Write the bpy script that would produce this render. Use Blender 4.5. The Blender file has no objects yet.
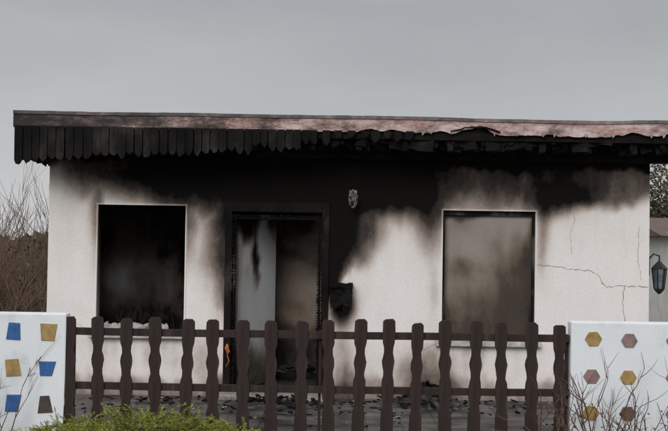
import bpy, math, random
from mathutils import Vector, Matrix, noise
random.seed(7)
S=bpy.context.scene
S.view_settings.view_transform='Standard'
S.view_settings.look='None'
S.view_settings.exposure=0

# ------------------------------------------------------------ helpers
def sm(a,b,x):
    if a==b: return 0.0
    t=max(0.0,min(1.0,(x-a)/(b-a))); return t*t*(3-2*t)
def lerp_tab(tab,x):
    if x<=tab[0][0]: return tab[0][1]
    for (x0,y0),(x1,y1) in zip(tab,tab[1:]):
        if x<=x1: return y0+(y1-y0)*(x-x0)/(x1-x0)
    return tab[-1][1]
def empty(name,loc=(0,0,0)):
    e=bpy.data.objects.new(name,None); e.location=loc; S.collection.objects.link(e); return e
def mobj(name,vs,fs,mat=None,parent=None,smooth=False):
    me=bpy.data.meshes.new(name); me.from_pydata([tuple(v) for v in vs],[],fs); me.update()
    o=bpy.data.objects.new(name,me); S.collection.objects.link(o)
    if mat: me.materials.append(mat)
    if parent: o.parent=parent
    if smooth:
        for p in me.polygons: p.use_smooth=True
    return o
class MB:
    def __init__(s): s.v=[]; s.f=[]
    def box(s,x0,x1,y0,y1,z0,z1,M=None,jit=0):
        b=len(s.v)
        for x,y,z in [(x0,y0,z0),(x1,y0,z0),(x1,y1,z0),(x0,y1,z0),(x0,y0,z1),(x1,y0,z1),(x1,y1,z1),(x0,y1,z1)]:
            p=Vector((x,y,z))
            if jit: p+=Vector([random.uniform(-jit,jit) for _ in range(3)])
            if M: p=M@p
            s.v.append(p)
        for q in [(0,3,2,1),(4,5,6,7),(0,1,5,4),(1,2,6,5),(2,3,7,6),(3,0,4,7)]:
            s.f.append(tuple(b+i for i in q))
    def prism(s,pts,y0,y1):
        b=len(s.v); n=len(pts)
        for x,z in pts: s.v.append((x,y0,z))
        for x,z in pts: s.v.append((x,y1,z))
        s.f.append(tuple(range(b,b+n))); s.f.append(tuple(range(b+2*n-1,b+n-1,-1)))
        for i in range(n):
            j=(i+1)%n; s.f.append((b+i,b+n+i,b+n+j,b+j))
    def tube(s,pts,rads,k=4):
        b=len(s.v); n=len(pts)
        for i,p in enumerate(pts):
            d=(pts[min(i+1,n-1)]-pts[max(i-1,0)])
            if d.length<1e-6: d=Vector((0,0,1))
            d.normalize()
            a=d.cross(Vector((0.3,1,0.1))); 
            if a.length<1e-3: a=d.cross(Vector((1,0,0)))
            a.normalize(); c=d.cross(a)
            for j in range(k):
                t=2*math.pi*j/k
                s.v.append(p+(a*math.cos(t)+c*math.sin(t))*rads[i])
        for i in range(n-1):
            for j in range(k):
                s.f.append((b+i*k+j,b+i*k+(j+1)%k,b+(i+1)*k+(j+1)%k,b+(i+1)*k+j))
    def quad(s,p,d,w,l,nrm):
        side=d.cross(nrm)
        if side.length<1e-4: side=d.cross(Vector((1,0,0)))
        side.normalize(); side*=w
        b=len(s.v)
        s.v+= [p,p+d*l*.45+side,p+d*l,p+d*l*.45-side]; s.f.append((b,b+1,b+2,b+3))
    def strip(s,secs):
        b=len(s.v); k=len(secs[0])
        for q in secs: s.v+=list(q)
        for i in range(len(secs)-1):
            for j in range(k):
                s.f.append((b+i*k+j,b+(i+1)*k+j,b+(i+1)*k+(j+1)%k,b+i*k+(j+1)%k))
        s.f.append(tuple(b+j for j in range(k))); e=b+(len(secs)-1)*k; s.f.append(tuple(e+j for j in reversed(range(k))))
    def obj(s,name,mat,parent=None,bevel=0,smooth=False):
        o=mobj(name,s.v,s.f,mat,parent,smooth)
        if bevel:
            m=o.modifiers.new('bev','BEVEL'); m.width=bevel; m.segments=2; m.limit_method='ANGLE'
        return o

def newmat(name):
    m=bpy.data.materials.new(name); m.use_nodes=True
    nt=m.node_tree; bs=nt.nodes['Principled BSDF']
    return m,nt,bs
def N(nt,t,**kw):
    n=nt.nodes.new(t)
    for k,v in kw.items(): setattr(n,k,v)
    return n
def ramp(nt,stops):
    r=nt.nodes.new('ShaderNodeValToRGB'); cr=r.color_ramp
    while len(cr.elements)<len(stops): cr.elements.new(0.5)
    for e,(p,c) in zip(cr.elements,stops):
        e.position=p; e.color=(c[0],c[1],c[2],1)
    return r
def noisemat(name,stops,scale=8,rough=.8,bump=.3,bscale=40,bdist=.01,stretch=(1,1,1),spec=.3,detail=6):
    m,nt,bs=newmat(name); L=nt.links
    tc=N(nt,'ShaderNodeTexCoord'); mp=N(nt,'ShaderNodeMapping'); mp.inputs['Scale'].default_value=stretch
    L.new(tc.outputs['Object'],mp.inputs['Vector'])
    nz=N(nt,'ShaderNodeTexNoise'); nz.inputs['Scale'].default_value=scale; nz.inputs['Detail'].default_value=detail; nz.inputs['Roughness'].default_value=.65
    L.new(mp.outputs[0],nz.inputs['Vector'])
    r=ramp(nt,stops); L.new(nz.outputs['Fac'],r.inputs[0]); L.new(r.outputs[0],bs.inputs['Base Color'])
    if bump>0:
        n2=N(nt,'ShaderNodeTexNoise'); n2.inputs['Scale'].default_value=bscale; n2.inputs['Detail'].default_value=4
        L.new(mp.outputs[0],n2.inputs['Vector'])
        b=N(nt,'ShaderNodeBump'); b.inputs['Strength'].default_value=bump; b.inputs['Distance'].default_value=bdist
        L.new(n2.outputs['Fac'],b.inputs['Height']); L.new(b.outputs[0],bs.inputs['Normal'])
    bs.inputs['Roughness'].default_value=rough; bs.inputs['Specular IOR Level'].default_value=spec
    return m
# ------------------------------------------------------------ materials
def char_mat(name,hi=.05,sc=22,bump=.35):
    m,nt,bs=newmat(name); L=nt.links
    tc=N(nt,'ShaderNodeTexCoord'); mp=N(nt,'ShaderNodeMapping'); mp.inputs['Scale'].default_value=(1,1,.5)
    L.new(tc.outputs['Object'],mp.inputs[0])
    v=N(nt,'ShaderNodeTexNoise'); v.inputs['Scale'].default_value=sc; v.inputs['Detail'].default_value=6
    L.new(mp.outputs[0],v.inputs['Vector'])
    nz=N(nt,'ShaderNodeTexNoise'); nz.inputs['Scale'].default_value=4; nz.inputs['Detail'].default_value=9
    L.new(mp.outputs[0],nz.inputs['Vector'])
    r=ramp(nt,[(.35,(.004,.0036,.0036)),(.55,(.011,.0095,.009)),(.75,(hi,hi*.9,hi*.85))])
    L.new(nz.outputs['Fac'],r.inputs[0]); L.new(r.outputs[0],bs.inputs['Base Color'])
    b=N(nt,'ShaderNodeBump'); b.inputs['Strength'].default_value=bump; b.inputs['Distance'].default_value=.02
    L.new(v.outputs['Fac'],b.inputs['Height']); L.new(b.outputs[0],bs.inputs['Normal'])
    bs.inputs['Roughness'].default_value=.8; bs.inputs['Specular IOR Level'].default_value=.12
    return m
M_char=char_mat('charred_wood',.03)
M_char2=char_mat('charred_wood_ashy',.08,35,.5)
M_fringe=char_mat('charred_boards',.05,18,.6)

def soot_mat(name,clean=(.80,.765,.75)):
    m,nt,bs=newmat(name); L=nt.links
    at=N(nt,'ShaderNodeAttribute',attribute_name='soot')
    tc=N(nt,'ShaderNodeTexCoord')
    mp=N(nt,'ShaderNodeMapping'); mp.inputs['Scale'].default_value=(1,1,.6)
    L.new(tc.outputs['Object'],mp.inputs['Vector'])
    n1=N(nt,'ShaderNodeTexNoise'); n1.inputs['Scale'].default_value=4.0; n1.inputs['Detail'].default_value=11; n1.inputs['Roughness'].default_value=.72
    L.new(mp.outputs[0],n1.inputs['Vector'])
    s=N(nt,'ShaderNodeMath',operation='SUBTRACT'); L.new(n1.outputs['Fac'],s.inputs[0]); s.inputs[1].default_value=.5
    am=N(nt,'ShaderNodeMath',operation='MULTIPLY_ADD'); L.new(at.outputs['Fac'],am.inputs[0]); am.inputs[1].default_value=.85; am.inputs[2].default_value=.22
    mu=N(nt,'ShaderNodeMath',operation='MULTIPLY'); L.new(s.outputs[0],mu.inputs[0]); L.new(am.outputs[0],mu.inputs[1])
    ad=N(nt,'ShaderNodeMath',operation='ADD'); L.new(at.outputs['Fac'],ad.inputs[0]); L.new(mu.outputs[0],ad.inputs[1])
    c=clean
    r=ramp(nt,[(0,c),(.12,(c[0]*.90,c[1]*.88,c[2]*.86)),(.30,(c[0]*.54,c[1]*.48,c[2]*.44)),(.48,(c[0]*.25,c[1]*.215,c[2]*.19)),(.68,(.058,.047,.041)),(.90,(.007,.006,.0055))])
    L.new(ad.outputs[0],r.inputs[0])
    n3=N(nt,'ShaderNodeTexNoise'); n3.inputs['Scale'].default_value=40; n3.inputs['Detail'].default_value=5
    L.new(tc.outputs['Object'],n3.inputs['Vector'])
    r3=ramp(nt,[(.3,(.92,.92,.92)),(.6,(1,1,1))]); L.new(n3.outputs['Fac'],r3.inputs[0])
    mx=N(nt,'ShaderNodeMix',data_type='RGBA',blend_type='MULTIPLY'); mx.inputs[0].default_value=1
    L.new(r.outputs[0],mx.inputs[6]); L.new(r3.outputs[0],mx.inputs[7]); L.new(mx.outputs[2],bs.inputs['Base Color'])
    n2=N(nt,'ShaderNodeTexNoise'); n2.inputs['Scale'].default_value=60; n2.inputs['Detail'].default_value=3
    L.new(tc.outputs['Object'],n2.inputs['Vector'])
    b=N(nt,'ShaderNodeBump'); b.inputs['Strength'].default_value=.22; b.inputs['Distance'].default_value=.005
    L.new(n2.outputs['Fac'],b.inputs['Height']); L.new(b.outputs[0],bs.inputs['Normal'])
    bs.inputs['Roughness'].default_value=.9; bs.inputs['Specular IOR Level'].default_value=.1
    return m
M_wall=soot_mat('sooty_plaster')
M_leaf=soot_mat('scorched_door_paint',(.62,.63,.64))
M_hall=soot_mat('smoked_hall_wall',(.36,.31,.27))
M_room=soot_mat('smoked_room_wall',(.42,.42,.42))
M_clean=noisemat('plaster_side',[(.3,(.5,.48,.47)),(.7,(.72,.70,.69))],3)
M_panel=noisemat('painted_concrete',[(.25,(.48,.51,.53)),(.42,(.68,.71,.75)),(.75,(.76,.79,.83))],2.5,.8,.3,50,.006,(1,1,.6),.2,10)
M_fence=noisemat('brown_stained_wood',[(.3,(.018,.011,.010)),(.55,(.036,.023,.020)),(.8,(.09,.068,.062))],14,.7,.5,60,.004,(1,1,.12),.2)
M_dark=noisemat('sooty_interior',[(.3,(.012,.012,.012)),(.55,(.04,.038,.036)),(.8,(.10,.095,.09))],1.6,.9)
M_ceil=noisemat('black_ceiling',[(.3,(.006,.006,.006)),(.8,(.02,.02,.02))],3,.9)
M_ash=noisemat('ash_white',[(.3,(.25,.24,.23)),(.7,(.6,.58,.56))],12,.9)
M_rub=noisemat('plaster_rubble',[(.3,(.12,.115,.11)),(.7,(.4,.38,.36))],12,.9)
M_crack=noisemat('crack',[(.3,(.15,.13,.12)),(.7,(.38,.35,.33))],20,.9)
M_orange=noisemat('orange_plastic',[(.3,(.40,.10,.03)),(.7,(.58,.16,.05))],10,.5)
M_iron=noisemat('black_iron',[(.3,(.01,.01,.01)),(.7,(.03,.03,.03))],10,.45)

# ------------------------------------------------------------ ground
gm,nt,bs=newmat('grass_soil'); L=nt.links
tc=N(nt,'ShaderNodeTexCoord'); n1=N(nt,'ShaderNodeTexNoise'); n1.inputs['Scale'].default_value=.8; n1.inputs['Detail'].default_value=12
L.new(tc.outputs['Object'],n1.inputs['Vector'])
r=ramp(nt,[(.35,(.05,.04,.025)),(.5,(.055,.065,.025)),(.65,(.07,.09,.03))]); L.new(n1.outputs['Fac'],r.inputs[0]); L.new(r.outputs[0],bs.inputs['Base Color'])
bs.inputs['Roughness'].default_value=.95
R=300
mobj('ground',[(-R,-R,0),(R,-R,0),(R,R,0),(-R,R,0)],[(0,1,2,3)],gm)
pm,nt,bs=newmat('sooty_pavers'); L=nt.links
tc=N(nt,'ShaderNodeTexCoord'); br=N(nt,'ShaderNodeTexBrick'); br.inputs['Scale'].default_value=2.6
br.inputs['Mortar Size'].default_value=.012; br.inputs['Brick Width'].default_value=.8; br.inputs['Row Height'].default_value=.8; br.offset=0
br.inputs['Color1'].default_value=(.13,.12,.11,1); br.inputs['Color2'].default_value=(.09,.082,.08,1); br.inputs['Mortar'].default_value=(.015,.015,.013,1)
L.new(tc.outputs['Object'],br.inputs['Vector'])
nz=N(nt,'ShaderNodeTexNoise'); nz.inputs['Scale'].default_value=3; nz.inputs['Detail'].default_value=8; L.new(tc.outputs['Object'],nz.inputs['Vector'])
r=ramp(nt,[(.38,(.14,.14,.14)),(.62,(1,1,1))]); L.new(nz.outputs['Fac'],r.inputs[0])
mx=N(nt,'ShaderNodeMix',data_type='RGBA',blend_type='MULTIPLY'); mx.inputs[0].default_value=1
L.new(br.outputs[0],mx.inputs[6]); L.new(r.outputs[0],mx.inputs[7]); L.new(mx.outputs[2],bs.inputs['Base Color'])
bs.inputs['Roughness'].default_value=.55
mobj('patio_paving',[(-4.5,9.3,.004),(4.2,9.3,.004),(4.2,11.99,.004),(-4.5,11.99,.004)],[(0,1,2,3)],pm)
M_pave=noisemat('pavement_concrete',[(.3,(.2,.19,.18)),(.7,(.3,.29,.28))],6,.9)
b=MB(); b.box(-30,30,5.2,7.0,-.1,.12); b.obj('pavement',M_pave,bevel=.02)
M_road=noisemat('asphalt',[(.3,(.04,.04,.042)),(.7,(.065,.065,.066))],30,.85)
mobj('road',[(-60,-2,.004),(60,-2,.004),(60,5.19,.004),(-60,5.19,.004)],[(0,1,2,3)],M_road)

# ------------------------------------------------------------ house
house=empty('burnt_house',(0.15,14,0))
def P(o):
    o.parent=house; o.matrix_parent_inverse=Matrix.Translation((-0.15,-14,0)); return o
XL,XR,ZT,YF=-2.91,3.22,2.62,12.0
openings=[(-2.41,-1.51,.64,1.94),(-1.10,-.05,.06,1.98),(1.11,2.06,.61,1.935)]
def soot(x,z):
    q=Vector((x*1.3,z*1.3,3.1)); nz=noise.fractal(q,1.0,2.0,4)
    nz2=noise.fractal(Vector((x*4,z*2.2,8)),1.0,2.0,4)
    st=noise.noise(Vector((x*11,z*.6,2)))
    ze=lerp_tab([(-2.91,2.28),(-2.45,2.10),(-1.9,1.98),(-1.3,1.93),(-.9,1.84),(.2,1.78),(.55,1.90),(1.1,1.92),(1.6,1.98),(2.2,1.90),(2.6,1.98),(3.0,2.03),(3.22,2.10)],x)
    w=lerp_tab([(-2.91,.22),(-1.9,.24),(-1.3,.28),(.2,.32),(.6,.36),(1.1,.30),(2.2,.2),(2.5,.12),(3.22,.10)],x)
    A=lerp_tab([(-2.91,.62),(-2.4,.76),(-1.9,.98),(-1.6,1.02),(-1.0,1.08),(.2,1.15),(.6,1.08),(.95,.86),(1.3,.70),(1.7,.68),(2.2,.82),(2.45,.80),(2.75,.64),(3.22,.56)],x)
    ze+=nz*.12+st*.05
    s=A*sm(ze-w,ze+w,z)
    s=max(s,sm(2.24,2.42,z+nz2*.07+st*.04)*lerp_tab([(-2.91,.9),(-1.5,1.1),(0,1.15),(.8,1.15),(3.22,1.05)],x))
    if x>-.06:
        wd=.13+.34*sm(1.0,2.0,z)+nz2*.09
        g=math.exp(-((max(0,x+.02))/max(.05,wd))**2)*sm(.82,1.2,z+nz2*.12)
        s=max(s,g*1.2)
        g=math.exp(-((x-.09)/.13)**2-((z-.93)/.18)**2); s=max(s,g*1.0)
    if -1.5<x<-1.09:
        s=max(s,math.exp(-((x+1.09)/.20)**2)*.75*sm(.7,1.5,z+nz2*.2))
        s=max(s,math.exp(-((x+1.51)/.12)**2)*.55*sm(1.1,1.9,z))
    if x<-2.35:
        s=max(s,math.exp(-((x+2.41)/.08)**2)*.42*sm(.9,1.9,z))
    def blob(cx,cz,rx,rz,a): return a*math.exp(-((x-cx)/rx)**2-((z-cz)/rz)**2)
    s+=blob(2.35,2.05,.26,.17,.30)+blob(2.13,1.65,.07,.35,.38)
    s+=blob(.98,1.78,.15,.33,.50)+blob(.70,2.05,.4,.18,.3)
    s+=blob(1.03,1.1,.07,.35,.16)
    s+=blob(-1.9,2.03,.5,.1,.12)
    s+=blob(-1.3,1.6,.3,.45,.10)+blob(-2.7,1.8,.25,.4,.08)
    s+=.10*max(0,st)*sm(.9,2.0,z)
    s+=.42*sm(.30,.02,z+nz2*.15)
    s+=blob(.95,.25,.35,.25,.5)+blob(-1.3,.3,.2,.3,.25)+blob(.12,.3,.15,.5,.25)
    for cx in (-1.96,1.58):
        if z<.65: s+=.26*math.exp(-((x-cx)/.5)**2)*sm(.05,.6,z)*max(0,(0.5+nz2+st*1.2))
    s+=max(0,nz)*.08+.01
    return max(0,min(1.25,s))
def grid_lines(a,b,step,extra):
    ls=set([round(a,4),round(b,4)]+[round(e,4) for e in extra if a<e<b])
    pts=sorted(ls); out=[]
    for p,q in zip(pts,pts[1:]):
        n=max(1,int(round((q-p)/step)))
        out+= [p+(q-p)*i/n for i in range(n)]
    return out+[pts[-1]]
xs=grid_lines(XL,XR,.025,[o[0] for o in openings]+[o[1] for o in openings])
zs=grid_lines(0,ZT,.03,[o[2] for o in openings]+[o[3] for o in openings])
def setsoot(o,A):
    a=o.data.attributes.new('soot','FLOAT','POINT'); a.data.foreach_set('value',A)
def sheet(name,mat,p0,du,dv,nu,nv,fn,disp=0):
    V=[];F=[];A=[]
    for j in range(nv+1):
        for i in range(nu+1):
            u=i/nu;v=j/nv; V.append(Vector(p0)+Vector(du)*u+Vector(dv)*v); A.append(max(0,min(1.2,fn(u,v))))
    for j in range(nv):
        for i in range(nu):
            a=j*(nu+1)+i; F.append((a,a+1,a+nu+2,a+nu+1))
    o=mobj(name,V,F,mat); setsoot(o,A); return o
V=[];F=[];A=[]
for z in zs:
    for x in xs: V.append((x,YF,z)); A.append(soot(x,z))
nx=len(xs)
for j in range(len(zs)-1):
    for i in range(nx-1):
        cx=(xs[i]+xs[i+1])/2; cz=(zs[j]+zs[j+1])/2
        if any(o[0]<cx<o[1] and o[2]<cz<o[3] for o in openings): continue
        F.append((j*nx+i,j*nx+i+1,(j+1)*nx+i+1,(j+1)*nx+i))
for (x0,x1,z0,z1) in openings:
    for (a,bb) in [((x0,z0),(x0,z1)),((x0,z1),(x1,z1)),((x1,z1),(x1,z0)),((x1,z0),(x0,z0))]:
        n=12
        for k in range(n):
            p=[a[0]+(bb[0]-a[0])*k/n,a[1]+(bb[1]-a[1])*k/n]; q=[a[0]+(bb[0]-a[0])*(k+1)/n,a[1]+(bb[1]-a[1])*(k+1)/n]
            bi=len(V)
            for (X,Y,Z) in [(p[0],YF,p[1]),(q[0],YF,q[1]),(q[0],YF+.2,q[1]),(p[0],YF+.2,p[1])]:
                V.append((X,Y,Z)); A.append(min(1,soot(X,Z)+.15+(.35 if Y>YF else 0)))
            F.append((bi,bi+3,bi+2,bi+1))
w=mobj('front_wall',V,F,M_wall); P(w); setsoot(w,A)
b=MB(); b.box(XL,XL+.2,YF+.001,17,0,ZT); b.box(XR-.2,XR,YF+.001,17,0,ZT); b.box(XL+.2,XR-.2,16.8,17,0,ZT)
P(b.obj('outer_walls',M_clean))
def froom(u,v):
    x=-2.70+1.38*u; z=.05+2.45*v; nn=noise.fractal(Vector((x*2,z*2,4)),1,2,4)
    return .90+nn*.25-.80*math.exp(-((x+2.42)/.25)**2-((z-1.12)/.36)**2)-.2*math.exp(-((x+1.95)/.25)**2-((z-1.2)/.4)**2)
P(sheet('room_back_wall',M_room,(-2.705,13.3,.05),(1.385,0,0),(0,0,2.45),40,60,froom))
b=MB()
b.box(-1.32,-1.22,YF+.21,16.7,.05,2.5); b.box(.25,.35,YF+.21,16.7,.05,2.5)
P(b.obj('interior_walls',M_dark))
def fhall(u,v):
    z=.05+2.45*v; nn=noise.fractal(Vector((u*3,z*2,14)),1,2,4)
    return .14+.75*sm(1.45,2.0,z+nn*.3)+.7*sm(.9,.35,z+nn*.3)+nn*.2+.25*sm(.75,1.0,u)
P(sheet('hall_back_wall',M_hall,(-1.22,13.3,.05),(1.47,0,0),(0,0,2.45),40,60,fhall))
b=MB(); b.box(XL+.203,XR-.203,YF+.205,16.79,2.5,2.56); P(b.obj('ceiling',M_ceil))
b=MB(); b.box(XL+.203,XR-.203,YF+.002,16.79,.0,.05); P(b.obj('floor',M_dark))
b=MB()
for i in range(9):
    x=random.uniform(-2.2,-1.65); y=random.uniform(12.7,13.2); h=random.uniform(.6,.85)
    b.tube([Vector((x,y,.05)),Vector((x+random.uniform(-.04,.04),y,h*.6)),Vector((x+random.uniform(-.1,.1),y,h))],[.03,.025,.012],5)
P(b.obj('burnt_furniture',M_char))
def fleaf(u,v):
    z=.07+1.8*v; nn=noise.fractal(Vector((u*2.2,z*2.2,5)),1,2,4)
    return .05+.9*sm(1.62,1.95,z+nn*.25)+.95*math.exp(-((u-.45-nn*.25)/.12)**2-((z-1.42)/.28)**2)+.6*sm(.75,.15,z+nn*.3)+nn*.16+.2*sm(.15,0,u)
d=sheet('door_leaf',M_leaf,(-.985,12.22,.07),(.36,.58,0),(0,0,1.8),14,50,fleaf); P(d)
so=d.modifiers.new('s','SOLIDIFY'); so.thickness=.04; so.offset=-1
b=MB()
def knobs(x0,x1,z0,z1,y,st=.032):
    zz=z0
    while zz<z1:
        xx=x0
        while xx<x1-.005:
            h=random.uniform(.004,.014); g=random.uniform(.002,.007)
            b.box(xx+g,min(x1,xx+st)-g,y-h,y+.01,zz+g,min(z1,zz+st*random.uniform(.7,1))-g,jit=.004)
            xx+=st
        zz+=st
b.box(-1.105,-1.035,11.975,12.09,.05,1.985); b.box(-.12,-.045,11.975,12.09,.05,1.985); b.box(-1.035,-.12,11.975,12.09,1.885,1.985)
b.box(-1.018,-.127,11.99,12.05,1.805,1.835); b.box(-1.018,-.995,12.0,12.08,.05,1.80); b.box(-.15,-.127,12.0,12.08,.05,1.80)
P(b.obj('door_frame',M_fringe,bevel=.006))
b=MB()
knobs(-1.045,-.985,.1,1.86,11.985,.025); knobs(-.17,-.105,.1,1.86,11.975,.026); knobs(-1.02,-.12,1.81,1.86,11.985,.026)
P(b.obj('door_frame_char',char_mat('alligator_char',.14,30,.5)))
b=MB(); b.box(-1.15,0.0,11.7,12.0,.0,.06); P(b.obj('door_step',M_rub,bevel=.01))

def win(x0,x1,z0,z1,nm):
    V=[];F=[];A=[]
    def bar(a0,a1,c0,c1):
        n=20
        for k in range(n):
            if (a1-a0)>(c1-c0): q=(a0+(a1-a0)*k/n,a0+(a1-a0)*(k+1)/n,c0,c1)
            else: q=(a0,a1,c0+(c1-c0)*k/n,c0+(c1-c0)*(k+1)/n)
            bi=len(V)
            for X,Y,Z in [(q[0],YF-.008,q[2]),(q[1],YF-.008,q[2]),(q[1],YF-.008,q[3]),(q[0],YF-.008,q[3]),(q[0],YF+.03,q[2]),(q[1],YF+.03,q[2]),(q[1],YF+.03,q[3]),(q[0],YF+.03,q[3])]:
                V.append((X,Y,Z)); A.append(max(0,min(1,soot(X,Z)*.70-.03)))
            F.extend([tuple(bi+i for i in t) for t in [(0,1,2,3),(0,4,5,1),(1,5,6,2),(2,6,7,3),(3,7,4,0)]])
    t=.013
    bar(x0-t,x0+.003,z0,z1+t); bar(x1-.003,x1+t,z0,z1+t); bar(x0+.003,x1-.003,z1-.003,z1+t)
    o=mobj(nm,V,F,M_wall); P(o); setsoot(o,A)
win(*openings[0],'window_surround'); win(*openings[2],'window_surround_b')
b=MB(); b.box(-2.47,-1.45,11.92,12.15,.585,.638); b.box(1.05,2.12,11.92,12.15,.555,.608); P(b.obj('window_sills',M_ash,bevel=.006))
b=MB()
for i in range(30):
    x=random.uniform(-2.38,-1.75); M=Matrix.Translation((x,random.uniform(12.0,12.15),.67))@Matrix.Rotation(random.uniform(-.6,.6),4,'Y')@Matrix.Rotation(random.uniform(-1,1),4,'Z')
    l=random.uniform(.02,.09); b.box(-l,l,-.03,.03,-.01,random.uniform(.01,.06),M,jit=.012)
P(b.obj('sill_rubble',M_ash))
b=MB()
for i in range(22):
    x=random.gauss(-2.12,.10) if i<14 else random.uniform(-2.2,-1.55); M=Matrix.Translation((x,random.uniform(12.1,12.3),.65))@Matrix.Rotation(random.uniform(-.5,.5),4,'Y')
    l=random.uniform(.008,.03); b.box(-l,l,-.02,.02,-.01,random.uniform(.06,.30 if i<14 else .12),M,jit=.012)
P(b.obj('sill_char',M_char))

# right window: smoke-stained board
M_board=soot_mat('smoked_board',(.29,.265,.235))
x0,x1,z0,z1=openings[2]
def fboard(u,v):
    nn=noise.fractal(Vector((u*2,v*2.4,1)),1,2,4); st=noise.noise(Vector((u*9,v*1.2,7)))
    return .13+.75*sm(.91,1.0,v+nn*.05)+.42*sm(.55,.0,v+nn*.25)+.4*sm(.10,.0,u+nn*.03)+.35*sm(.85,1.,u+nn*.06)+.38*math.exp(-((u-.78)/.2)**2-((v-.38)/.22)**2)+.2*math.exp(-((u-.2)/.2)**2-((v-.55)/.1)**2)-.15*math.exp(-((u-.45)/.3)**2-((v-.7)/.15)**2)+nn*.22+st*.10
P(sheet('window_board',M_board,(x0,12.075,z0),(x1-x0,0,0),(0,0,z1-z0),40,56,fboard))
b=MB(); b.box(x0+.002,x0+.025,12.04,12.07,z0,z1); b.box(x1-.03,x1-.002,12.04,12.07,z0,z1); b.box(x0+.025,x1-.03,12.04,12.07,z1-.05,z1-.002); b.box(x0+.025,x1-.03,12.04,12.07,z0,z0+.04)
P(b.obj('window_frame',char_mat('sooty_frame',.14,12,.2)))

# cracks
b=MB()
def crack(pts,wd=.006):
    for (p,q) in zip(pts,pts[1:]):
        n=max(2,int(math.dist(p,q)/.03)); prev=p
        for k in range(1,n+1):
            t=k/n; c=(p[0]+(q[0]-p[0])*t+(random.uniform(-.009,.009) if k<n else 0),p[1]+(q[1]-p[1])*t+(random.uniform(-.010,.010) if k<n else 0))
            dx,dz=c[0]-prev[0],c[1]-prev[1]; l=math.hypot(dx,dz) or 1; h=wd*random.uniform(.2,.9)
            ox,oz=-dz/l*h,dx/l*h; bi=len(b.v)
            b.v+=[(prev[0]-ox,YF-.002,prev[1]-oz),(c[0]-ox,YF-.002,c[1]-oz),(c[0]+ox,YF-.002,c[1]+oz),(prev[0]+ox,YF-.002,prev[1]+oz)]
            b.f.append((bi,bi+1,bi+2,bi+3)); prev=c
crack([(2.08,1.39),(2.28,1.375),(2.46,1.345),(2.62,1.34),(2.70,1.30),(2.74,1.22),(2.79,1.175),(2.95,1.19),(3.21,1.18)],.005)
crack([(2.97,1.19),(2.95,1.02),(2.98,.86),(2.97,.55)],.005)
crack([(2.44,2.02),(2.46,1.85),(2.41,1.7),(2.43,1.5)],.003)
crack([(3.12,1.8),(3.10,1.5),(3.14,1.25)],.003)
crack([(-2.88,.75),(-2.6,.72),(-2.45,.62)],.003)
crack([(1.05,.57),(.9,.5),(.86,.3)],.003)
P(b.obj('plaster_cracks',M_crack))

# ---- roof
b=MB(); b.box(-3.10,3.44,11.46,17.2,2.665,2.80); P(b.obj('roof_slab',M_char))
b=MB(); b.box(-3.10,3.44,11.46,11.985,2.60,2.663); P(b.obj('soffit',M_char))
fm,nt,bs=newmat('burnt_painted_fascia'); L=nt.links
tc=N(nt,'ShaderNodeTexCoord'); sp=N(nt,'ShaderNodeSeparateXYZ'); L.new(tc.outputs['Object'],sp.inputs[0])
mp=N(nt,'ShaderNodeMapping'); mp.inputs['Scale'].default_value=(1.1,1,2.6); L.new(tc.outputs['Object'],mp.inputs[0])
nz=N(nt,'ShaderNodeTexNoise'); nz.inputs['Scale'].default_value=3.4; nz.inputs['Detail'].default_value=12; nz.inputs['Roughness'].default_value=.8; L.new(mp.outputs[0],nz.inputs['Vector'])
mr=N(nt,'ShaderNodeMapRange'); L.new(sp.outputs[0],mr.inputs[0]); mr.inputs[1].default_value=-3.0; mr.inputs[2].default_value=.4; mr.inputs[3].default_value=-.18; mr.inputs[4].default_value=.07
ad=N(nt,'ShaderNodeMath',operation='ADD'); L.new(mr.outputs[0],ad.inputs[0]); L.new(nz.outputs['Fac'],ad.inputs[1])
r=ramp(nt,[(.34,(.02,.016,.015)),(.44,(.10,.075,.07)),(.51,(.27,.195,.18)),(.58,(.48,.37,.35)),(.68,(.62,.54,.52))]); L.new(ad.outputs[0],r.inputs[0])
n2=N(nt,'ShaderNodeTexNoise'); n2.inputs['Scale'].default_value=2.7; n2.inputs['Detail'].default_value=10; n2.inputs['Roughness'].default_value=.75; L.new(mp.outputs[0],n2.inputs['Vector'])
r2=ramp(nt,[(.46,(1,1,1)),(.62,(.80,.56,.54))]); L.new(n2.outputs['Color'],r2.inputs[0])
mx=N(nt,'ShaderNodeMix',data_type='RGBA',blend_type='MULTIPLY'); mx.inputs[0].default_value=1; L.new(r.outputs[0],mx.inputs[6]); L.new(r2.outputs[0],mx.inputs[7]); L.new(mx.outputs[2],bs.inputs['Base Color'])
bs.inputs['Roughness'].default_value=.8
def wob(x): return .009*noise.noise(Vector((x*1.1,3,0)))*(1.5 if x>0 else .6)-.014*sm(1.0,2.2,x)*sm(3.4,2.4,x)
secs=[];trim=[]
n=320
for i in range(n+1):
    x=-3.13+(3.45+3.13)*i/n
    nn=noise.fractal(Vector((x*4.5,0,4)),1,2,5)
    zb=2.660+.005*nn+wob(x)
    if x>-.2: zb+=.035*max(0,nn+.08)
    zb+=.055*math.exp(-((x-1.36)/.17)**4)+.04*math.exp(-((x-2.9)/.10)**2)+.03*math.exp(-((x-.55)/.08)**2)
    zb=min(zb,2.76)
    yo=.008*noise.noise(Vector((x*2,9,0)))
    secs.append([(x,11.400+yo,zb),(x,11.400+yo,2.785+wob(x)),(x,11.43+yo,2.785+wob(x)),(x,11.43+yo,zb)])
    zt=2.818+wob(x)+.004*noise.noise(Vector((x*7,1,0)))
    trim.append([(x,11.388+yo,2.787+wob(x)),(x,11.388+yo,zt),(x,11.47,zt),(x,11.47,2.787+wob(x))])
b=MB(); b.strip(secs); P(b.obj('fascia_board',fm))
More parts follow.
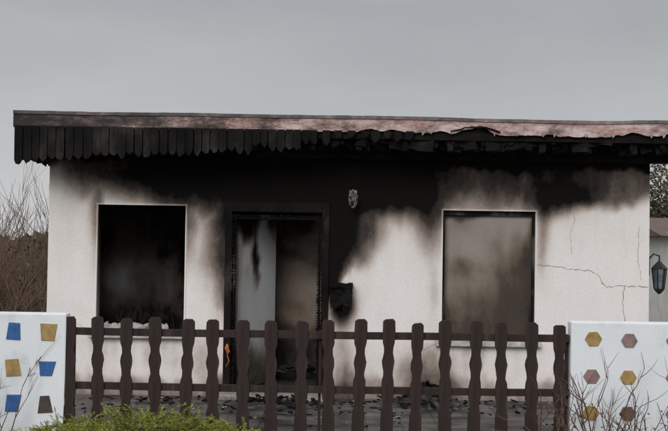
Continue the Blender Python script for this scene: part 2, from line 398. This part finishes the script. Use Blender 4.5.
tm,nt,bs=newmat('scorched_roof_edge'); L=nt.links
tc=N(nt,'ShaderNodeTexCoord'); sp=N(nt,'ShaderNodeSeparateXYZ'); L.new(tc.outputs['Object'],sp.inputs[0])
nz=N(nt,'ShaderNodeTexNoise'); nz.inputs['Scale'].default_value=2.5; nz.inputs['Detail'].default_value=10; nz.inputs['Roughness'].default_value=.75; L.new(tc.outputs['Object'],nz.inputs['Vector'])
mr=N(nt,'ShaderNodeMapRange'); L.new(sp.outputs[0],mr.inputs[0]); mr.inputs[1].default_value=-3.0; mr.inputs[2].default_value=2.5; mr.inputs[3].default_value=-.05; mr.inputs[4].default_value=.12
ad=N(nt,'ShaderNodeMath',operation='ADD'); L.new(mr.outputs[0],ad.inputs[0]); L.new(nz.outputs['Fac'],ad.inputs[1])
r=ramp(nt,[(.35,(.025,.02,.02)),(.5,(.075,.062,.063)),(.62,(.20,.14,.14)),(.75,(.42,.32,.31))]); L.new(ad.outputs[0],r.inputs[0]); L.new(r.outputs[0],bs.inputs['Base Color']); bs.inputs['Roughness'].default_value=.6
b=MB(); b.strip(trim); b.box(-3.145,-3.105,11.475,17.2,2.785,2.818); b.box(-3.10,3.44,11.475,17.2,2.802,2.815)
P(b.obj('roof_trim',tm))
b=MB(); b.box(-3.14,-3.105,11.475,17.2,2.66,2.783); P(b.obj('side_fascia',M_char))
b=MB()
x=-3.11
while x<.75:
    wd=.082+random.uniform(-.006,.006)
    zb=lerp_tab([(-3.12,2.34),(-2.9,2.37),(-2.3,2.41),(-1.6,2.435),(-1.0,2.465),(-.4,2.51),(.1,2.59),(.75,2.63)],x)
    ch=random.random()
    j=random.uniform(-.018,.018)
    if x>-1.8 and ch<.2: j+=random.uniform(.01,.05)
    if x>-.4 and ch<.5: j+=.05
    zb=min(zb+j,2.65); tip=random.uniform(.03,.055)
    gap=random.uniform(.003,.011)
    x1=x+wd-gap
    y=11.378+random.uniform(-.008,.008)
    pts=[(x,2.672),(x+random.uniform(-.004,.004),zb)]
    k=5; pk=random.uniform(.8,1.25)
    for q in range(1,k): pts.append((x+(x1-x)*(q/k)**pk+random.uniform(-.006,.006), zb-tip*math.sin(math.pi*q/k)+random.uniform(-.010,.010)))
    pts+=[(x1,zb+random.uniform(-.014,.014)),(x1,2.672)]
    b.prism(pts,y,y+.014)
    x+=wd+ (random.uniform(0,.07) if x>-.3 else 0)
P(b.obj('scalloped_fringe',M_fringe))
b=MB(); y=11.48
while y<17:
    b2=2.42+random.uniform(-.015,.015); bi=len(b.v); yy=y+.076
    X0,X1=-3.135,-3.118
    poly=[(y,2.67),(y,b2),(y+.02,b2-.035),(y+.039,b2-.045),(y+.058,b2-.035),(yy,b2),(yy,2.67)]
    m=len(poly)
    for X in (X0,X1):
        for (a1,c1) in poly: b.v.append((X,a1,c1))
    b.f.append(tuple(range(bi,bi+m))); b.f.append(tuple(range(bi+2*m-1,bi+m-1,-1)))
    for i in range(m):
        jn=(i+1)%m; b.f.append((bi+i,bi+m+i,bi+m+jn,bi+jn))
    y+=.084
P(b.obj('side_fringe',M_fringe))
b=MB()
x=-2.95
while x<3.4:
    b.box(x,x+.06,11.48,11.97,2.50,2.60,jit=.012); x+=.45
b.box(-.9,3.40,11.86,11.96,2.44,2.56,jit=.01)
b.box(-3.0,3.40,11.44,11.458,2.60,2.67,jit=.004)
for i in range(420):
    x=random.uniform(-1.1,3.35); y=random.uniform(11.46,11.95)
    l=random.uniform(.012,.09); h=random.uniform(.03,.13)
    M=Matrix.Translation((x,y,2.62))@Matrix.Rotation(random.uniform(-.35,.35),4,'Y')@Matrix.Rotation(random.uniform(-.8,.8),4,'Z')
    b.box(-l,l,-.005,.005,-h,.02,M,jit=.014)
P(b.obj('charred_joists',M_char))
b=MB()
for (x0,x1,amp,y) in [(.95,1.32,.06,11.435),(1.36,1.85,.05,11.44),(.2,.8,.05,11.437),(1.9,2.6,.03,11.442),(2.7,3.4,.05,11.438)]:
    sc_=[]
    for i in range(25):
        x=x0+(x1-x0)*i/24; s=math.sin(math.pi*i/24)
        zb=2.655-amp*(1-s)*.7+.025*noise.noise(Vector((x*14,y,0)))-.01; zt=2.68
        sc_.append([(x,y,zb),(x,y,zt),(x,y+.012,zt),(x,y+.012,zb)])
    b.strip(sc_)
pts=[Vector((1.12+.48*t/14,11.388,2.668+.055*math.sin(math.pi*t/14)**.8+.008*random.uniform(-1,1))) for t in range(15)]
b.tube(pts,[.005+.007*random.random() for _ in pts],5)
P(b.obj('curled_roofing_felt',M_char))
b=MB()
for i in range(12):
    x=random.uniform(.1,3.3) ; l=random.uniform(.015,.05); h=random.uniform(.01,.03)
    b.prism([(x,2.675),(x+l*.3,2.66-h),(x+l*.6,2.665-h*.6),(x+l,2.675)],11.375,11.379)
P(b.obj('paint_flakes',M_rub))

# ---- melted mailbox and burnt wall lamp
import bmesh
bm=bmesh.new(); bmesh.ops.create_cube(bm,size=1); bmesh.ops.subdivide_edges(bm,edges=bm.edges[:],cuts=9,use_grid_fill=True)
for v in bm.verts:
    p=v.co.copy(); x,y,z=p.x*.21,p.y*.10,p.z*.21
    sl=1-.25*max(0,-p.z-.2)
    if p.z>.3: y-= .012; x*=1.10
    if p.z<-.3: z-= .05*max(0,noise.noise(Vector((p.x*9,p.y*4,1))))*2
    d=Vector((noise.noise(p*4+Vector((3,0,0))),noise.noise(p*4+Vector((0,7,0))),noise.noise(p*4+Vector((0,0,9)))))*.022
    v.co=Vector((x*sl+.085,y+11.945,z+1.065))+d
me=bpy.data.meshes.new('mailbox'); bm.to_mesh(me); bm.free()
mbx=bpy.data.objects.new('mailbox',me); S.collection.objects.link(mbx); me.materials.append(M_char)
b=MB()
for i in range(8):
    x=random.uniform(.0,.17); l=random.uniform(.03,.11); b.tube([Vector((x,11.95,.98)),Vector((x+random.uniform(-.01,.01),11.95,.98-l*.6)),Vector((x,11.955,.97-l))],[.012,.007,.003],5)
dr=b.obj('melted_drips',M_char); dr.parent=mbx
b=MB()
b.box(.15,.23,11.975,11.998,1.98,2.12,jit=.004)
b.tube([Vector((.19,11.98,2.09)),Vector((.19,11.9,2.12)),Vector((.19,11.84,2.08))],[.01,.01,.009],6)
cx,cy=.19,11.84
for k in range(6):
    t=k*math.pi/3; b.tube([Vector((cx+.03*math.cos(t),cy+.03*math.sin(t),1.96)),Vector((cx+.045*math.cos(t),cy+.045*math.sin(t),2.05))],[.005,.005],4)
b.tube([Vector((cx,cy,2.05)),Vector((cx,cy,2.07)),Vector((cx,cy,2.10))],[.055,.04,.008],8)
b.tube([Vector((cx,cy,1.935)),Vector((cx,cy,1.96))],[.012,.035],8)
b.obj('burnt_wall_lamp',noisemat('ashy_metal',[(.4,(.02,.02,.02)),(.6,(.28,.27,.26))],18,.8))
b=MB(); cx,cy=3.34,12.06
b.box(3.221,3.235,12.02,12.10,1.30,1.50)
b.tube([Vector((3.23,cy,1.46)),Vector((3.28,cy,1.52)),Vector((cx,cy,1.50)),Vector((cx,cy,1.44))],[.009]*4,6)
b.tube([Vector((cx,cy,1.45)),Vector((cx,cy,1.42)),Vector((cx,cy,1.37))],[.012,.04,.085],6)
for k in range(6):
    t=k*math.pi/3; b.tube([Vector((cx+.075*math.cos(t),cy+.075*math.sin(t),1.37)),Vector((cx+.05*math.cos(t),cy+.05*math.sin(t),1.16))],[.007,.007],4)
b.tube([Vector((cx,cy,1.165)),Vector((cx,cy,1.14)),Vector((cx,cy,1.11))],[.055,.04,.01],6)
lan=b.obj('wall_lantern',M_iron)
gl=noisemat('lantern_glass',[(.3,(.08,.09,.10)),(.7,(.2,.23,.24))],9,.1,0)
b=MB(); b.tube([Vector((cx,cy,1.37)),Vector((cx,cy,1.165))],[.068,.045],6); g=b.obj('glass',gl); g.parent=lan
b=MB(); b.tube([Vector((-1.06,11.95,.54)),Vector((-1.065,11.94,.50)),Vector((-1.05,11.945,.46)),Vector((-1.06,11.95,.43))],[.010,.024,.020,.006],6)
b.tube([Vector((-1.06,11.95,.43)),Vector((-1.04,11.94,.37)),Vector((-1.07,11.94,.31))],[.005,.005,.003],4)
b.obj('orange_strap',M_orange)

# ------------------------------------------------------------ fence
fence=empty('picket_fence',(-.13,9,0))
def PF(o): o.parent=fence; o.matrix_parent_inverse=Matrix.Translation((.13,-9,0)); return o
prof=[(.985,.028),(.967,.047),(.86,.050),(.80,.047),(.765,.036),(.725,.034),(.69,.044),(.66,.049),(.63,.045),(.59,.037),(.555,.035),(.52,.045),(.46,.050),(.40,.048),(.36,.036),(.32,.036),(.28,.047),(.1,.050)]
for i in range(18):
    b=MB(); ws=random.uniform(.94,1.05)
    pts=[(-h*ws+random.uniform(-.002,.002),z+random.uniform(-.004,.004)) for z,h in prof]+[(h*ws+random.uniform(-.002,.002),z+random.uniform(-.004,.004)) for z,h in reversed(prof)]
    b.prism(pts,-.011,.011)
    o=b.obj('picket',M_fence,bevel=.003)
    o.location=(-1.988+i*.2192+random.uniform(-.008,.008),8.972,random.uniform(-.012,.012)+(.012 if i in(11,13,14) else 0))
    o.rotation_euler=(random.uniform(-.01,.01),random.uniform(-.02,.02),random.uniform(-.05,.05))
    PF(o)
b=MB()
for (za,zb_) in ((.845,.900),(.432,.485)):
    sc_=[]
    for i in range(31):
        x=-2.0+3.81*i/30; d_=.006*noise.noise(Vector((x*1.2,za*9,0)))-.006*math.sin((x+2)/3.8*math.pi)
        sc_.append([(x,8.985,za+d_),(x,8.985,zb_+d_),(x,9.028,zb_+d_),(x,9.028,za+d_)])
    b.strip(sc_)
PF(b.obj('rails',M_fence))
b=MB()
for x in (-1.99,-.1,1.79): b.box(x-.0,x+.02,9.031,9.08,0,.9)
PF(b.obj('posts',M_fence))

# ------------------------------------------------------------ garden wall panels
def tmat(n,c): return noisemat(n,[(.3,tuple(v*.55 for v in c)),(.6,c)],16,.4,.3,30,.004,(1,1,1),.4)
BL=tmat('tile_blue',(.03,.12,.34)); GO=tmat('tile_gold',(.38,.25,.09)); BR=tmat('tile_brown',(.16,.09,.07)); MV=tmat('tile_mauve',(.27,.18,.17)); DK=tmat('tile_dark',(.07,.05,.04))
def trap(wt,wb,h,sk=0): return [(-wt/2+sk,h/2),(-wb/2,-h/2),(wb/2,-h/2),(wt/2+sk,h/2)]
def hexa(r): return [(r*math.cos(math.pi+k*math.pi/3),r*.95*math.sin(math.pi+k*math.pi/3)) for k in range(6)]
for side,(xa,xb,nm) in enumerate([(-4.3,-2.02,'garden_wall'),(1.815,4.3,'garden_wall')]):
    e=bpy.data.objects.new(nm,None); e.location=((xa+xb)/2,9.05,0); S.collection.objects.link(e)
    def PW(o): o.parent=e; o.matrix_parent_inverse=Matrix.Translation((-(xa+xb)/2,-9.05,0)); return o
    b=MB(); b.box(xa,xb,8.96,9.10,0,1.005); PW(b.obj('slab',M_panel,bevel=.014))
    if side==0:
        tiles=[(-2.418,.865,trap(.085,.11,.13),BL),(-2.156,.861,trap(.13,.10,.13),GO),(-2.415,.589,trap(.10,.115,.13,-.01),GO),(-2.167,.585,trap(.13,.09,.11,.01),BL),(-2.424,.32,trap(.11,.10,.13,.02),BL),(-2.17,.315,trap(.07,.115,.13),DK)]
        for k in range(1,5):
            for q in range(3): tiles.append((-2.424-.27*k,.865-.2725*q,trap(.09,.125,.13),[BL,GO,BR][(k+q)%3]))
    else:
        tiles=[(1.985,.874,hexa(.066),GO),(2.258,.866,hexa(.064),MV),(1.975,.590,hexa(.065),MV),(2.253,.587,hexa(.064),GO),(1.97,.312,hexa(.066),GO),(2.25,.312,hexa(.064),BR)]
        for k in range(1,6):
            for q in range(3): tiles.append((2.31+.29*k,.868-.277*q,hexa(.065),[GO,MV][(k+q)%2]))
    for (x,z,pl,mt) in tiles:
        b=MB(); a_=random.uniform(-.08,.08); ca,sa=math.cos(a_),math.sin(a_)
        b.prism([(x+p*ca-q*sa,z+p*sa+q*ca) for p,q in pl],8.952,8.962); PW(b.obj('tile',mt,bevel=.003))

# ------------------------------------------------------------ debris
b=MB()
def chunk(x,y,z,l,w_,h):
    M=Matrix.Translation((x,y,z))@Matrix.Rotation(random.uniform(0,3.14),4,'Z')@Matrix.Rotation(random.uniform(-.4,.4),4,'Y')@Matrix.Rotation(random.uniform(-.4,.4),4,'X')
    b.box(-l,l,-w_,w_,-h,h,M,jit=min(l,w_,h)*.5)
heaps=[(.95,11.6,.28,.18),(-.5,11.4,.40,.06),(-1.6,11.5,.4,.03),(1.8,11.6,.4,.03),(-.4,12.9,.35,.25)]
def hh(x,y):
    return max([h*math.exp(-((x-a)/r_)**2-((y-c)/(r_*.8))**2) for a,c,r_,h in heaps])
for i in range(240):
    x=random.gauss(-.2,1.4); x=max(-2.8,min(3.1,x)); y=max(9.8,min(11.9,12-abs(random.gauss(0,.8))))
    chunk(x,y,hh(x,y)*random.uniform(.6,1.1)+.006,random.uniform(.008,.05),random.uniform(.005,.015),random.uniform(.003,.008))
for i in range(100):
    a,c,r_,h=random.choice([heaps[0],heaps[1],heaps[4],heaps[0]]); x=random.gauss(a,r_*.45); y=min(11.92 if c<12 else 13.0,random.gauss(c,r_*.35))
    chunk(x,y,hh(x,y)*random.uniform(.5,1.1)+.02,random.uniform(.03,.14),random.uniform(.008,.025),random.uniform(.004,.012))
b.obj('charred_debris',M_char2)
V=[];F=[];nx_,ny_=190,70
for j in range(ny_+1):
    for i in range(nx_+1):
        x=-3+6.3*i/nx_; y=10.0+1.98*j/ny_
        V.append((x,y,hh(x,y)*.85-.012+.024*noise.fractal(Vector((x*5,y*5,0)),1,2,5)))
for j in range(ny_):
    for i in range(nx_):
        a=j*(nx_+1)+i; F.append((a,a+1,a+nx_+2,a+nx_+1))
mobj('ash_heap',V,F,noisemat('ash_soil',[(.3,(.012,.011,.010)),(.5,(.04,.036,.034)),(.68,(.15,.14,.13))],9,.9,.8,30,.03,(1,1,1),.3,10),smooth=True)
b=MB()
for i in range(50):
    x=random.uniform(-2.8,3.1); y=random.uniform(10.2,11.9); chunk(x,y,hh(x,y)+.012,random.uniform(.006,.03),random.uniform(.006,.018),.006)
b.obj('plaster_rubble',M_rub)

# ------------------------------------------------------------ vegetation
def leafmat(name,stops,sc=3): return noisemat(name,stops,sc,.6,0)
M_jun=leafmat('juniper_needles',[(.25,(.04,.06,.012)),(.42,(.12,.14,.022)),(.56,(.25,.27,.045)),(.75,(.38,.38,.08))],6)
b=MB(); core=MB()
def jh(x):
    return lerp_tab([(-2.35,.13),(-2.15,.24),(-1.95,.32),(-1.6,.37),(-1.3,.40),(-1.0,.37),(-.8,.33),(-.62,.27),(-.48,.14)],x)
for i in range(1500):
    x=random.uniform(-2.35,-.48); y=random.gauss(8.25,.26)
    y=max(7.7,min(8.8,y))
    top=jh(x)*(1-.55*((y-8.25)/.55)**2)+.08*noise.noise(Vector((x*4,y*5,0)))
    z=top*random.uniform(.45,1.0)
    d=Vector((random.gauss(0,.8)+(x+1.4)*.5,random.gauss(0,.6)+(y-8.25)*.8-.2,random.uniform(.05,.6))).normalized()
    L_=random.uniform(.06,.18)
    p0=Vector((x,y,z-.05)); n=10
    for k in range(n):
        p=p0+d*L_*k/n+Vector((0,0,-.02*(k/n)**2))
        for q in range(3):
            dd=(d*.9+Vector((random.gauss(0,.5),random.gauss(0,.5),random.gauss(0,.4)))).normalized()
            b.quad(p,dd,random.uniform(.0025,.004),random.uniform(.016,.03),Vector((random.gauss(0,1),random.gauss(0,1),random.gauss(0,1))))
    if i%6==0: core.tube([Vector((-1.4+(x+1.4)*.3,8.25,.02)),Vector((x,y,z*.7)),p0+d*L_],[.008,.004,.001],3)
jo=b.obj('juniper_shrub',M_jun)
M_bark=noisemat('bark',[(.3,(.05,.035,.025)),(.7,(.12,.085,.065))],20,.9)
M_twig=noisemat('reddish_twigs',[(.3,(.06,.035,.03)),(.7,(.18,.11,.09))],12,.8,0)
M_twig2=noisemat('hedge_twigs',[(.3,(.11,.07,.055)),(.7,(.26,.18,.14))],2,.9,0)
c=core.obj('branches',M_bark); c.parent=jo

def grow(b,p,d,L,r,depth,k=3,spread=.5,up=.15,nb=(2,4)):
    n=4; pts=[p.copy()]; q=p.copy(); dd=d.copy()
    for i in range(n):
        dd=(dd+Vector((random.gauss(0,.12),random.gauss(0,.12),random.gauss(0,.08)+up*.2))).normalized()
        q=q+dd*L/n; pts.append(q.copy())
    b.tube(pts,[r*(1-.6*i/n) for i in range(n+1)],k)
    if depth>0:
        for _ in range(random.randint(*nb)):
            i=random.randint(1,n)
            nd=(dd+Vector((random.gauss(0,spread),random.gauss(0,spread),random.gauss(.1,spread*.6)))).normalized()
            grow(b,pts[i],nd,L*random.uniform(.5,.8),r*.6,depth-1,k,spread,up,nb)
    return pts
b=MB()
for i in range(34):
    x=random.uniform(1.5,2.75); y=random.uniform(8.45,8.8)
    d=Vector((random.gauss(0,.4),random.gauss(0,.15),1)).normalized()
    pts=grow(b,Vector((x,y,0)),d,random.uniform(.25,.46),random.uniform(.005,.008),2,4,.5,.1,(1,3))
    for p in pts[1:]:
        b.quad(p,Vector((random.choice((-1,1)),0,.3)).normalized(),.002,.012,Vector((0,1,0)))
rb=b.obj('rose_bush',M_twig)
b=MB()
for i in range(12):
    x=random.uniform(-2.9,-2.36); 
    grow(b,Vector((x,random.uniform(8.4,8.8),0)),Vector((random.gauss(.1,.25),0,1)).normalized(),random.uniform(.35,.5),.006,2,4,.4,.1,(1,3))
b.obj('rose_bush.001',M_twig)
b=MB()
for i in range(90):
    x=random.uniform(1.5,2.7); b.quad(Vector((x,random.uniform(8.5,8.8),random.uniform(.10,.42))),Vector((random.gauss(0,1),random.gauss(0,1),random.gauss(0,.5))).normalized(),.009,.028,Vector((random.gauss(0,1),-1,random.gauss(0,1))))
o=b.obj('leaves',leafmat('rose_leaf',[(.3,(.05,.05,.02)),(.7,(.14,.09,.03))])); o.parent=rb

b=MB()
for i in range(210):
    x=random.uniform(-6.5,-3.12); y=random.uniform(13.2,15.4)
    H=random.uniform(.65,1.15)
    grow(b,Vector((x,y,0)),Vector((random.gauss(0,.15),random.gauss(0,.15),1)).normalized(),H,random.uniform(.010,.017),3,3,.33,.3,(2,4))
b.obj('bare_hedge',M_twig2)
b=MB()
for i in range(7000):
    x=random.uniform(-8,-3.0); y=random.uniform(15.8,17.6)
    top=1.35+.5*noise.noise(Vector((x*1.5,y,0)))
    z=top*math.sqrt(random.random())*random.uniform(.8,1.05)
    b.quad(Vector((x,y,z)),Vector((random.gauss(0,1),random.gauss(0,1),random.gauss(.3,1))).normalized(),random.uniform(.01,.025),random.uniform(.04,.08),Vector((random.gauss(0,1),-1,random.gauss(0,1))))
b.obj('background_hedge',leafmat('brown_leaves',[(.3,(.05,.035,.02)),(.5,(.13,.085,.055)),(.7,(.2,.15,.10))],3))

def tree(name,x,y,H,rad,mat,n=9000,seed=1):
    random.seed(seed); t=MB(); tips=[]
    e=bpy.data.objects.new(name,None); e.location=(x,y,0); S.collection.objects.link(e)
    t.tube([Vector((0,0,0)),Vector((.05,0,H*.3)),Vector((0,.05,H*.6)),Vector((0,0,H*.9))],[.16,.12,.07,.02],7)
    for i in range(16):
        a=random.uniform(0,6.28); z=H*random.uniform(.3,.8)
        pts=grow(t,Vector((0,0,z)),Vector((math.cos(a),math.sin(a),.6)).normalized(),rad*.9,.04,2,4,.5,.1,(2,3)); tips+=pts[2:]
    o=t.obj('trunk',M_bark); o.parent=e
    l=MB(); cl=[Vector((random.gauss(0,rad*.45),random.gauss(0,rad*.45),H*random.uniform(.4,1))) for _ in range(45)]+tips
    for i in range(n):
        c=random.choice(cl); p=c+Vector([random.gauss(0,rad*.13) for _ in range(3)])
        l.quad(p,Vector([random.gauss(0,1) for _ in range(3)]).normalized(),.03,.09,Vector([random.gauss(0,1) for _ in range(3)]))
    o=l.obj('foliage',mat); o.parent=e
M_tr=leafmat('tree_leaves',[(.3,(.035,.035,.02)),(.5,(.08,.075,.04)),(.7,(.13,.11,.06))],2)
tree('garden_tree',7.6,26,3.3,1.4,M_tr,12000,3)
tree('garden_tree.001',10.6,28,3.6,1.6,M_tr,9000,5)
random.seed(11)
nh=empty('neighbour_house',(9.2,22,0))
def PN(o): o.parent=nh; o.matrix_parent_inverse=Matrix.Translation((-9.2,-22,0)); return o
b=MB(); b.box(6.0,12,21,25,0,1.9); PN(b.obj('walls',M_clean))
b=MB()
b.v+=[(5.8,20.8,1.82),(12.2,20.8,1.82),(12.2,25.2,1.82),(5.8,25.2,1.82),(5.8,23,2.2),(12.2,23,2.2)]
b.f+=[(0,1,5,4),(3,4,5,2),(0,4,3),(1,2,5),(0,3,2,1)]
PN(b.obj('roof',noisemat('roof_tiles',[(.3,(.09,.06,.05)),(.7,(.16,.11,.10))],8)))
b=MB(); b.box(6.02,6.6,20.95,20.998,.5,1.35); b.box(8,9,20.95,20.998,.8,1.5); PN(b.obj('windows',M_iron))
b=MB(); b.box(6.01,6.65,20.93,20.949,.45,.5); b.box(7.95,9.05,20.93,20.949,.75,.8); PN(b.obj('sills',M_ash))

b=MB()
for i in range(12000):
    x=random.uniform(-60,60); y=random.uniform(58,64); z=(1.9+1.2*noise.noise(Vector((x*.15,0,0))))*math.sqrt(random.random())
    b.quad(Vector((x,y,z)),Vector([random.gauss(0,1) for _ in range(3)]).normalized(),.25,.6,Vector((random.gauss(0,1),-1,random.gauss(0,1))))
b.obj('distant_treeline',M_tr)

# ------------------------------------------------------------ world & light
W=bpy.data.worlds.new('World'); S.world=W; W.use_nodes=True
nt=W.node_tree; L=nt.links; bg=nt.nodes['Background']; bg.inputs['Strength'].default_value=.1
sky=N(nt,'ShaderNodeTexSky'); sky.sky_type='NISHITA'; sky.sun_disc=False; sky.sun_elevation=math.radians(28); sky.sun_rotation=math.radians(195)
sky.dust_density=4
hs=N(nt,'ShaderNodeHueSaturation'); hs.inputs['Saturation'].default_value=.15; L.new(sky.outputs[0],hs.inputs['Color'])
tc=N(nt,'ShaderNodeTexCoord'); sp=N(nt,'ShaderNodeSeparateXYZ'); L.new(tc.outputs['Generated'],sp.inputs[0])
mp=N(nt,'ShaderNodeMapping'); mp.inputs['Scale'].default_value=(1,1,3.0); L.new(tc.outputs['Generated'],mp.inputs[0])
nz=N(nt,'ShaderNodeTexNoise'); nz.inputs['Scale'].default_value=4.5; nz.inputs['Detail'].default_value=6; L.new(mp.outputs[0],nz.inputs['Vector'])
ma=N(nt,'ShaderNodeMath',operation='MULTIPLY_ADD'); L.new(nz.outputs['Fac'],ma.inputs[0]); ma.inputs[1].default_value=.18; L.new(sp.outputs[2],ma.inputs[2])
r=ramp(nt,[(0.08,(.60,.61,.62)),(.20,(.48,.495,.51)),(.32,(.375,.395,.415)),(.5,(.75,.76,.78)),(1,(1,1,1))]); L.new(ma.outputs[0],r.inputs[0])
sc=N(nt,'ShaderNodeVectorMath',operation='SCALE'); sc.inputs['Scale'].default_value=10; L.new(r.outputs[0],sc.inputs[0])
mx=N(nt,'ShaderNodeMix',data_type='RGBA'); mx.inputs[0].default_value=.93; L.new(hs.outputs[0],mx.inputs[6]); L.new(sc.outputs[0],mx.inputs[7]); L.new(mx.outputs[2],bg.inputs['Color'])
sl=bpy.data.lights.new('sun','SUN'); sl.energy=1.5; sl.angle=math.radians(30); sl.color=(1,.98,.955)
so=bpy.data.objects.new('sun',sl); S.collection.objects.link(so)
el=math.radians(28); az=math.radians(195)
dirv=Vector((math.sin(az)*math.cos(el),math.cos(az)*math.cos(el),math.sin(el)))
so.rotation_euler=dirv.to_track_quat('Z','Y').to_euler()

# ------------------------------------------------------------ camera
cam=bpy.data.cameras.new('camera'); cam.sensor_width=36; cam.lens=63.4; cam.clip_end=1000
co=bpy.data.objects.new('camera',cam); S.collection.objects.link(co)
co.matrix_world=Matrix.Translation((0,0,1.55))@Matrix.Rotation(math.radians(90+1.486),4,'X')@Matrix.Rotation(math.radians(.9),4,'Z')
S.camera=co
